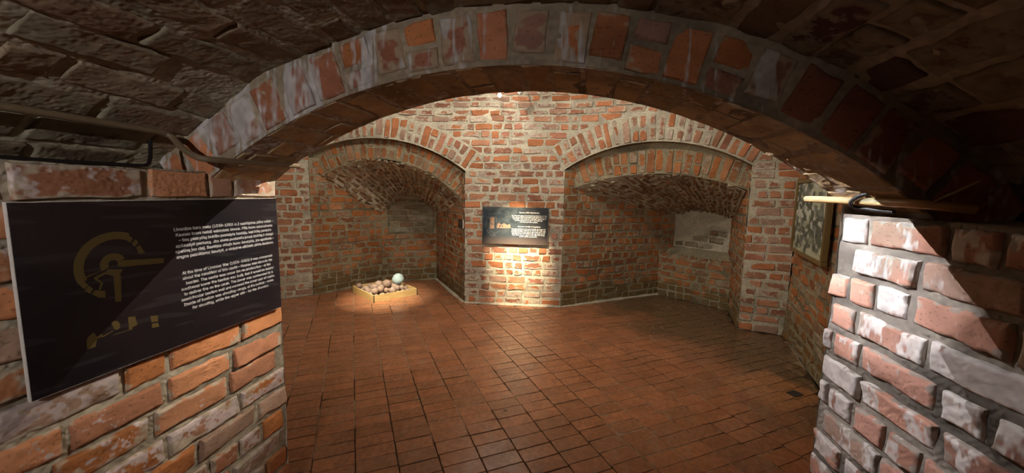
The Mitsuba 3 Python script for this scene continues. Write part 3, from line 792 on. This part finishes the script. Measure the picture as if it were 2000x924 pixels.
def flat(polys, depth=.0006, z=.0004):
    ms = []
    for g in polys:
        for x in getattr(g, 'geoms', [g]):
            m = trimesh.creation.extrude_polygon(x, depth, engine='earcut'); m.apply_translation([0, 0, z]); ms.append(m)
    return trimesh.util.concatenate(ms)
L = lambda pts: Polygon([(y - .703, z - 1.0) for y, z in pts])
ctr = (.9035 - .703, .317)
def annulus(c, r0, r1, a0, a1, n=40):
    a = np.radians(np.linspace(a0, a1, n))
    return Polygon(np.r_[np.c_[c[0] + r1 * np.cos(a), c[1] + r1 * np.sin(a)], np.c_[c[0] + r0 * np.cos(a), c[1] + r0 * np.sin(a)][::-1]])
gold = [annulus((.2085, .3125), .0775, .0995, 66, 201), L([(.945, 1.401), (.96, 1.388), (.951, 1.375), (.94, 1.386)]), L([(.968, 1.384), (.973, 1.372), (.962, 1.361), (.955, 1.372)]), L([(.977, 1.365), (.99, 1.337), (.972, 1.337), (.966, 1.358)]),
        L([(.832, 1.282), (.84, 1.269), (.83, 1.26), (.819, 1.279)]), L([(.841, 1.268), (.85, 1.257), (.842, 1.244), (.831, 1.256)]), L([(.855, 1.252), (.878, 1.243), (.876, 1.223), (.86, 1.229), (.846, 1.242)]),
        annulus(ctr, .0125, .0325, 22, 208).union(L([(.928, 1.325), (1.044, 1.312), (1.042, 1.296), (.929, 1.305), (.914, 1.309), (.915, 1.322)])),
        L([(.888, 1.305), (.926, 1.298), (.917, 1.284), (.919, 1.276), (.914, 1.202), (.9, 1.205), (.901, 1.282), (.881, 1.293)]), L([(.832, 1.293), (.888, 1.308), (.869, 1.302), (.833, 1.289)]),
        L([(.881, 1.299), (.854, 1.287), (.856, 1.282), (.869, 1.269), (.863, 1.251), (.867, 1.249), (.874, 1.268), (.862, 1.284), (.883, 1.292)])]
for n, g in enumerate(gold):
    scene['info_panel__tower_plan' + (f'_{n:03d}' if n else '')] = mikit.ply(place(flat([g.buffer(0)]), M_left), 'gold_print')
labels['info_panel__tower_plan'] = {'label': 'gold outer ring of the tower plan'}
sk = [L([(.841, 1.133), (.847, 1.118), (.859, 1.122), (.86, 1.115), (.846, 1.110), (.842, 1.09), (.823, 1.09), (.823, 1.114), (.829, 1.125)]), L([(.884, 1.144), (.89, 1.15), (.9, 1.146), (.905, 1.136), (.904, 1.124), (.897, 1.12), (.89, 1.123)]),
      L([(.927, 1.149), (.946, 1.146), (.95, 1.117), (.936, 1.114), (.935, 1.107), (.927, 1.109)]), L([(.988, 1.133), (1.01, 1.128), (1.01, 1.108), (.99, 1.112)]), L([(.991, 1.107), (1.01, 1.103), (1.012, 1.09), (.99, 1.092)]),
      L([(.858, 1.114), (.886, 1.122), (.886, 1.1195), (.859, 1.1105)]), L([(.886, 1.1085), (.929, 1.110), (.929, 1.1085), (.886, 1.107)])]
for n, g in enumerate(sk):
    scene['info_panel__sketch' + (f'_{n:03d}' if n else '')] = mikit.ply(place(flat([g.buffer(0)]), M_left), 'gold_print')

# --- smaller panel on the centre pier
dp = unit(E - D)
np_ = np.array([dp[1], -dp[0], 0])
MW, MH = .895, .502
o = np.r_[D + dp * .246, .852] + np_ * .040
M_mid = frame_at(o, [dp[0], dp[1], 0], [0, 0, 1], np_)
inv = [[float(x) for x in row] for row in np.linalg.inv(M_mid)]
o_z = float(o[2])
def night_colour(p, n, uv):
    x = p.x * inv[0][0] + p.y * inv[0][1] + inv[0][3]
    y = p.z - o_z
    cl = fbm(x * 9, y * 16, 1, 3)
    sky = mix((.035, .050, .065), (.075, .095, .105), smoothstep(.35, .7, cl) * smoothstep(.15, .35, y))
    dark = smoothstep(.50, .62, x)
    col = dr.lerp(sky, mi.Color3f(.030, .031, .034), dark * .8)
    col = dr.lerp(col, mi.Color3f(.13, .095, .08), smoothstep(.14, .02, y) * .7)
    river = smoothstep(.10, .17, y) * smoothstep(.26, .19, y) * smoothstep(.03, .1, x) * smoothstep(.42, .3, x)
    return dr.lerp(col, mi.Color3f(.10, .115, .12), river * .6 * cl)
scene['panel_night'] = {'type': 'twosided', 'bsdf': {'type': 'principled', 'base_color': mikit.proc(night_colour), 'roughness': .4, 'specular': .3}}
plain('panel_frame', (.16, .14, .12), .5)
plain('castle_print', (.30, .20, .15), .6)
plain('castle_outline', (.17, .17, .18), .6)
core = trimesh.creation.box([MW, MH, .012]); core.apply_translation([MW / 2, MH / 2, -.0068])
face = trimesh.creation.box([MW - .012, MH - .012, .001]); face.apply_translation([MW / 2, MH / 2, -.0003])
scene['info_panel_001__backing_board'] = mikit.ply(place(core, M_mid), 'panel_frame')
scene['info_panel_001__face_sheet'] = mikit.ply(place(face, M_mid), 'panel_night')
tag('info_panel_001', 'smaller dark information panel with castle picture and white text, on the pier between the niches', 'information panel')
scene['info_panel_001__heading'] = mikit.ply(place(lettering(['Kauno pilis legendose'], .634, MH - .060, .02, .272, .019), M_mid), 'letter_white')
scene['info_panel_001__heading_001'] = mikit.ply(place(lettering(['Kaunas Castle in legends'], .636, MH - .248, .02, .305, .019), M_mid), 'letter_white')
def word_rows(rows, top, pitch, hgt):
    """rows of body text too small to read: word-long bars with ragged tops"""
    polys = []
    for n, (x0, x1) in enumerate(rows):
        x, y = x0, top - n * pitch
        while x < x1 - .008:
            w = min(rng.uniform(.012, .052), x1 - x)
            k = max(2, int(w / .0065))
            xs = np.linspace(x, x + w, k + 1)
            for a, b in zip(xs, xs[1:]):
                polys.append(sbox(a, y - hgt * rng.choice([1, 1, 1.35]), b - .0012, y + hgt * rng.choice([0, 0, .3])))
            x += w + .006
    return flat(polys)
scene['info_panel_001__lettering'] = mikit.ply(place(word_rows([(.400, .868), (.405, .868), (.415, .855), (.440, .830), (.515, .750)], MH - .108, .0215, .0095), M_mid), 'letter_white')
scene['info_panel_001__lettering_001'] = mikit.ply(place(word_rows([(.400, .858), (.400, .858), (.400, .858), (.405, .850), (.410, .850), (.505, .750)], MH - .287, .0205, .0095), M_mid), 'letter_white')
cas = [sbox(.105, .205, .165, .345).difference(sbox(.118, .26, .126, .285)).difference(sbox(.142, .25, .150, .275)), Polygon([(.10, .345), (.17, .345), (.16, .362), (.11, .362)]),
       Polygon([(.20, .215), (.39, .215), (.385, .275), (.34, .262), (.30, .285), (.26, .262), (.235, .285), (.205, .27)]).difference(sbox(.236, .232, .252, .255)).difference(sbox(.27, .235, .282, .255))]
scene['info_panel_001__castle_print'] = mikit.ply(place(flat(cas), M_mid), 'castle_print')
from shapely.geometry import LineString
out = [LineString(pts).buffer(.0022) for pts in ([(.05, .21), (.062, .33), (.082, .37), (.095, .33), (.11, .36), (.15, .375), (.19, .365), (.195, .215)], [(.06, .19), (.09, .15), (.14, .118), (.17, .12), (.19, .155), (.25, .175)], [(.11, .112), (.16, .105), (.20, .11)], [(.205, .2), (.215, .29), (.25, .30)], [(.10, .185), (.16, .145), (.17, .13)])]
scene['info_panel_001__outline'] = mikit.ply(place(flat(out), M_mid), 'castle_outline')

# --- little plaque on the jamb of the left niche
dj = unit(BR1 - D); nj = np.array([-dj[1], dj[0], 0])
plain('plaque_dark', (.035, .028, .024), .4)
plain('plaque_mark', (.12, .10, .085), .5)
pj = np.r_[D + dj * .012, 1.045] + nj * .028
M_pl = frame_at(pj, [dj[0], dj[1], 0], [0, 0, 1], nj)
pl = rounded_box(.205, .115, .012, .002); pl.apply_translation([.1025, .0575, -.006])
scene['wall_plaque__plate'] = mikit.ply(place(pl, M_pl), 'plaque_dark', smooth=30)
scene['wall_plaque__print'] = mikit.ply(place(flat([sbox(.05, .074, .13, .092), sbox(.05, .046, .15, .060), sbox(.06, .025, .12, .036)]), M_pl), 'plaque_mark')
scene['wall_plaque__edge'] = mikit.ply(place(trimesh.creation.box([.004, .117, .014], transform=trimesh.transformations.translation_matrix([-.002, .0575, -.006])), M_pl), 'panel_edge')
labels['wall_plaque__edge'] = {'label': 'pale edge of the plaque'}
tag('wall_plaque', 'tiny black plaque at the edge of the left niche, left of the smaller panel', 'plaque')

# --- framed picture on the right end wall
dw = unit(W2 - I); nw = np.array([dw[1], -dw[0], 0])
if nw[0] > 0: nw = -nw
M_pic = frame_at(np.r_[I + dw * .285, 1.01] + nw * .06, [dw[0], dw[1], 0], [0, 0, 1], nw)
def picture_colour(p, n, uv):
    t = p.y * 1.0
    a = fbm(t * 4 + .8 * noise(p.z * 9, t * 5, 1), p.z * 6, 2, 3)
    b = fbm(t * 15, p.z * 24, 5, 2)
    g = smoothstep(.36, .62, a + .35 * (b - .5))
    col = mix((.10, .12, .095), (.46, .49, .36), g)
    col = dr.lerp(col, mi.Color3f(.62, .66, .62), smoothstep(.50, .66, b) * smoothstep(1.0, 1.35, p.z) * .75)
    return dr.lerp(col, mi.Color3f(.05, .07, .07), smoothstep(.66, .76, noise(t * 11 + 2, p.z * 17, 7)) * .7)
scene['picture_print'] = {'type': 'twosided', 'bsdf': {'type': 'principled', 'base_color': mikit.proc(picture_colour), 'roughness': .45, 'specular': .3}}
plain('frame_gilt', (.16, .105, .035), .38, .5)
FW, FH, fw = 1.05, .72, .035
scene['framed_picture__canvas'] = mikit.ply(place(trimesh.creation.box([FW - .02, FH - .02, .01], transform=trimesh.transformations.translation_matrix([FW / 2, FH / 2, 0])), M_pic), 'picture_print')
for n, (x0, y0, x1, y1) in enumerate(((0, 0, FW, fw), (0, FH - fw, FW, FH), (0, fw, fw, FH - fw), (FW - fw, fw, FW, FH - fw))):
    m = rounded_box(x1 - x0, y1 - y0, .045, .006); m.apply_translation([(x0 + x1) / 2, (y0 + y1) / 2, 0])
    scene['framed_picture__frame_rail' + (f'_{n:03d}' if n else '')] = mikit.ply(place(m, M_pic), 'frame_gilt', smooth=40)
labels['framed_picture__canvas'] = {'label': 'mottled green and grey picture'}
tag('framed_picture', 'framed mottled green picture on the gallery end wall, partly behind the whitewashed wall', 'picture')

# --- wooden tray with stone balls
def pine(p, n, uv):
    g = fbm(p.x * 9 + p.y * 9, p.z * 120, 1, 2)
    return mix((.66, .50, .22), (.58, .40, .16), smoothstep(.35, .7, g))
material('pine', pine, rough=.6)
plain('pine_end', (.10, .065, .03), .7)
t0 = np.array([-2.70, 4.775]); tx, ty = unit([.40, .54]), None
ty = np.array([-tx[1], tx[0]])
TX, TY, TH, TT = .665, .745, .098, .014
M_tray = frame_at([*t0, 0.0], [tx[0], tx[1], 0], [ty[0], ty[1], 0], [0, 0, 1])
for n, (x0, y0, x1, y1) in enumerate(((0, 0, TX, TT), (0, TT, TT, TY - TT), (TX - TT, TT, TX, TY - TT), (0, TY - TT, TX, TY))):
    m = trimesh.creation.box([x1 - x0, y1 - y0, TH], transform=trimesh.transformations.translation_matrix([(x0 + x1) / 2, (y0 + y1) / 2, TH / 2 + .001]))
    scene['display_tray__side_board' + (f'_{n:03d}' if n else '')] = mikit.ply(place(m, M_tray), 'pine')
m = trimesh.creation.box([TX - 2 * TT, TY - 2 * TT, .008], transform=trimesh.transformations.translation_matrix([TX / 2, TY / 2, .006]))
scene['display_tray__base'] = mikit.ply(place(m, M_tray), 'pine')
for n, (x, y) in enumerate(((0, 0), (TX, 0), (0, TY), (TX, TY))):
    m = trimesh.creation.box([.011, .011, TH + .001], transform=trimesh.transformations.translation_matrix([x, y, TH / 2 + .001]))
    scene['display_tray__corner_strip' + (f'_{n:03d}' if n else '')] = mikit.ply(place(m, M_tray), 'pine_end')
tag('display_tray', 'shallow pale wooden tray full of stone balls on the floor of the left niche', 'tray')

def stone(a, b):
    def fn(p, n, uv):
        s = cell_rand(dr.floor(uv.x), 3, 1)
        return mix(a, b, s) * (.6 + .55 * fbm(p.x * 30, p.y * 30, p.z * 30, 2) + .25 * noise(p.x * 120, p.y * 120, p.z * 120))
    return fn
material('ball_stone', stone((.30, .205, .15), (.37, .275, .215)), rough=.55, spec=.3)
material('ball_pale', stone((.42, .56, .57), (.42, .56, .57)), rough=.55, spec=.3)
def ray_z(px, py, z):
    d = CAM @ np.array([(px - CX) / F, (py - CY) / F, 1.0])
    return EYE + d * ((z - EYE[2]) / d[2])
balls = []   # x, y, z, r in the tray's frame
inv_t = np.linalg.inv(M_tray)
lower = [(480, 440, 75), (370, 455, 62), (290, 470, 58), (430, 565, 60), (350, 525, 55), (510, 595, 62), (590, 545, 80), (660, 615, 100), (870, 655, 90), (960, 560, 85), (1070, 560, 85), (1340, 530, 60), (1440, 495, 88), (700, 500, 80), (900, 480, 80), (1100, 470, 80), (1240, 470, 70)]
upper = [(630, 415, 86), (760, 420, 106), (980, 405, 116), (870, 350, 84), (965, 315, 72), (815, 530, 92), (1180, 430, 86), (1270, 410, 78), (1200, 530, 92)]
for lay, z in ((lower, .065), (upper, .135)):
    for x, y, r in lay:
        w = ray_z(680 + x * 150 / 1980, 525 + y * 70 / 924, z)
        rad = r * 150 / 1980 * (w[1] * .95 + .3) / F
        q = inv_t @ np.r_[w, 1]
        balls.append([q[0], q[1], z, rad])
for gx in np.arange(.065, TX - .06, .096):
    for gy in np.arange(.065, TY - .06, .096):
        if all(np.hypot(gx - b[0], gy - b[1]) > .062 for b in balls if b[2] < .1) and rng.random() < .90:
            balls.append([gx, gy, .06, rng.uniform(.042, .047)])
for gx in np.arange(.075, TX - .07, .095):
    for gy in np.arange(.13, TY - .06, .095):
        if all(np.hypot(gx - b[0], gy - b[1]) > .070 for b in balls if b[2] > .1) and rng.random() < .8 and gx < .50:
            balls.append([gx, gy, .128, rng.uniform(.038, .046)])
w = ray_z(680 + 1220 * 150 / 1980, 525 + 265 * 70 / 924, .225)
q = inv_t @ np.r_[w, 1]
balls.append([q[0], q[1], .225, .086])
balls = np.array(balls)
for it in range(900):                                     # settle: no overlaps, inside the tray, resting
    if it < 200:
        balls[:, 2] -= .0008
    dv = balls[:, None, :3] - balls[None, :, :3]
    dist = np.linalg.norm(dv, axis=2) + np.eye(len(balls))
    lack = np.maximum(balls[:, None, 3] + balls[None, :, 3] + .0012 - dist, 0) * (1 - np.eye(len(balls)))
    balls[:, :3] += (dv / dist[..., None] * lack[..., None] * .35).sum(1)
    lim = balls[:, 3] * 1.02 + TT + .002
    balls[:, 0] = np.clip(balls[:, 0], lim, TX - lim)
    balls[:, 1] = np.clip(balls[:, 1], lim, TY - lim)
    balls[:, 2] = np.maximum(balls[:, 2], balls[:, 3] + .0105)
balls = np.delete(balls, 39, 0)
ico = trimesh.creation.icosphere(subdivisions=3)
for n, (x, y, z, r) in enumerate(balls):
    big = n == len(balls) - 1
    v = ico.vertices * (1 + .035 * (meshkit.fbm(ico.vertices * 1.6 + n * 7, 3, 4) - .5))[:, None] * r
    m = place(trimesh.Trimesh(v + [x, y, z], ico.faces, process=False), M_tray)
    key = 'stone_ball' + (f'_{n:03d}' if n else '')
    scene[key] = mikit.ply(m, 'ball_pale' if big else 'ball_stone', smooth=True, uv=np.full((len(v), 2), rng.integers(1, 90) + .5))
    tag(key, 'large pale bluish stone ball on top of the heap in the tray' if big else 'pinkish brown stone cannonball in the wooden tray', 'ball', None if big else 'stone cannonballs in the tray')

# --- pipes and cables
plain('pipe_grey', (.16, .115, .07), .42, .4)
plain('pipe_tan', (.42, .25, .11), .40, .4)
plain('cable_black', (.010, .009, .009), .5)
pl = spline([(-1.405, -.8, 1.738), (-1.405, .3, 1.738), (-1.405, .80, 1.735), (-1.405, 1.08, 1.731), (-1.398, 1.145, 1.722), (-1.345, 1.140, 1.680), (-1.262, 1.122, 1.646), (-1.228, 1.165, 1.6405), (-1.22, 1.30, 1.642), (-1.22, 1.45, 1.645), (-1.22, 1.548, 1.648)])
scene['conduit_pipe'] = mikit.ply(tube(pl, .0105, 14), 'pipe_grey', smooth=50)
tag('conduit_pipe', 'thin brown conduit pipe running along the left vault and round the foot of the arch', 'pipe')
pr = spline([(.915, 1.735, 1.547), (.915, 1.60, 1.546), (.915, 1.45, 1.544), (.915, 1.32, 1.542), (.917, 1.235, 1.540), (.945, 1.185, 1.536), (1.0, 1.16, 1.53)])
scene['conduit_pipe_001'] = mikit.ply(tube(pr, .0125, 14), 'pipe_tan', smooth=50)
tag('conduit_pipe_001', 'tan conduit pipe under the right foot of the arch, above the whitewashed wall', 'pipe')
scene['cable'] = mikit.ply(tube(spline([(-1.37, .55, 1.612), (-1.368, .80, 1.609), (-1.362, .95, 1.610), (-1.36, 1.03, 1.612), (-1.375, 1.058, 1.632), (-1.392, 1.076, 1.668), (-1.402, 1.085, 1.700)]), .0055, 10), 'cable_black', smooth=50)
tag('cable', 'black cable lying on the left wall ledge and rising to the conduit', 'cable')
scene['cable_001'] = mikit.ply(tube(spline([(.925, 1.34, 1.578), (.905, 1.40, 1.566), (.893, 1.43, 1.55), (.898, 1.45, 1.531), (.918, 1.44, 1.522), (.935, 1.38, 1.516), (.94, 1.33, 1.515)]), .006, 10), 'cable_black', smooth=50)
tag('cable_001', 'black cable wound round the tan conduit pipe at the right foot of the arch', 'cable')
scene['cable_002'] = mikit.ply(tube(spline([(.93, 1.20, 1.541), (.935, 1.178, 1.556), (.94, 1.15, 1.572), (.95, 1.10, 1.60)]), .0035, 8), 'pipe_grey', smooth=50)
tag('cable_002', 'short grey cable end sticking up in the dark corner right of the arch', 'cable')

# --- drain in the floor
dc = np.array([1.768, 3.235])
M_dr = frame_at([*dc, .0], [.75 * e1[0], .75 * e1[1], 0], [.75 * e2[0], .75 * e2[1], 0], [0, 0, 1])
plain('iron', (.11, .10, .09), .45, .5, .6)
fr = [trimesh.creation.box([.13, .012, .006], transform=trimesh.transformations.translation_matrix([0, s * .044, .004])) for s in (-1, 1)] + [trimesh.creation.box([.012, .10, .006], transform=trimesh.transformations.translation_matrix([s * .06, 0, .004])) for s in (-1, 1)]
scene['floor_drain__frame'] = mikit.ply(place(trimesh.util.concatenate(fr), M_dr), 'iron')
for n in range(6):
    scene['floor_drain__bar' + (f'_{n:03d}' if n else '')] = mikit.ply(place(trimesh.creation.box([.009, .078, .004], transform=trimesh.transformations.translation_matrix([-.045 + n * .018, 0, .004])), M_dr), 'iron')
tag('floor_drain', 'small dark metal drain grating in the tiles near the right wall', 'drain')

# --- lamp fixtures
plain('lamp_body', (.55, .55, .54), .4, .5)
LAB = ['small lit spotlight under the gallery vault, the bright dot left of the arch crown', 'small white spotlight under the gallery vault, right of the bright dot', 'spotlight in the gallery vault aimed at the panel on the pier',
       'spotlight in the gallery vault aimed at the tray of stone balls', 'floodlight in the gallery vault over the left niche', 'floodlight in the gallery vault over the centre pier', 'floodlight in the gallery vault over the right niche',
       'added fill light over the arch on the gallery side, out of view', 'spotlight over the gallery side of the arch aimed at the whitewashed wall', 'added second spotlight over the gallery side of the arch, softening the shadow edge on the whitewashed wall', 'spotlight at the left of the gallery aimed at the right foot of the arch', 'spotlight over the gallery side of the arch aimed at the left passage wall', 'spotlight under the passage vault aimed at the large panel']
for L, lab in zip(LAMPS, LAB):
    o_, t_ = np.array(L['at']), np.array(L['to'])
    z = unit(t_ - o_); x = unit(np.cross(z, [0, 0, 1.])); y = np.cross(z, x)
    M = frame_at(o_, x, y, z)
    prof = [(0, -.075), (.018, -.075), (.022, -.068), (.024, -.02), (.030, .0), (.030, .012), (.026, .012), (.025, .004), (0, .004)]
    scene[L['key'] + '__housing'] = mikit.ply(place(trimesh.creation.revolve(np.array(prof), sections=24), M), 'lamp_body', smooth=40)
    lens = trimesh.creation.cylinder(.022, .002, sections=24); lens.apply_translation([0, 0, .007])
    scene[L['key'] + '__lens'] = mikit.ply(place(lens, M), 'lamp_body', emitter={'type': 'area', 'radiance': {'type': 'rgb', 'value': (L['c'] * L.get('glow', .35)).tolist()}, 'sampling_weight': .02})
    up = o_ - z * .05
    scene[L['key'] + '__stem'] = mikit.ply(tube(np.linspace(up, up + np.array(L.get('hang', [0, 0, .25] if up[2] > 2.9 else [0, .12, .10])), 4), .007, 8), 'lamp_body', smooth=50)
    tag(L['key'], lab, 'spotlight')
# added lamp behind the viewer, out of view, for low ambient light
o_ = np.array(LAMP_ADDED['at'])
globe = trimesh.creation.icosphere(subdivisions=3, radius=.075); globe.apply_translation(o_)
scene['added_lamp__globe'] = mikit.ply(globe, 'lamp_body', smooth=True, emitter={'type': 'area', 'radiance': {'type': 'rgb', 'value': (LAMP_ADDED['c']).tolist()}, 'sampling_weight': 1.5})
scene['added_lamp__bracket'] = mikit.ply(tube(np.linspace(o_ + [.06, 0, 0], [XR + .005, o_[1], o_[2]], 4), .02, 12), 'iron', smooth=50)
tag('added_lamp', 'added round lamp on the right passage wall behind the viewer, giving dim fill light', 'lamp')
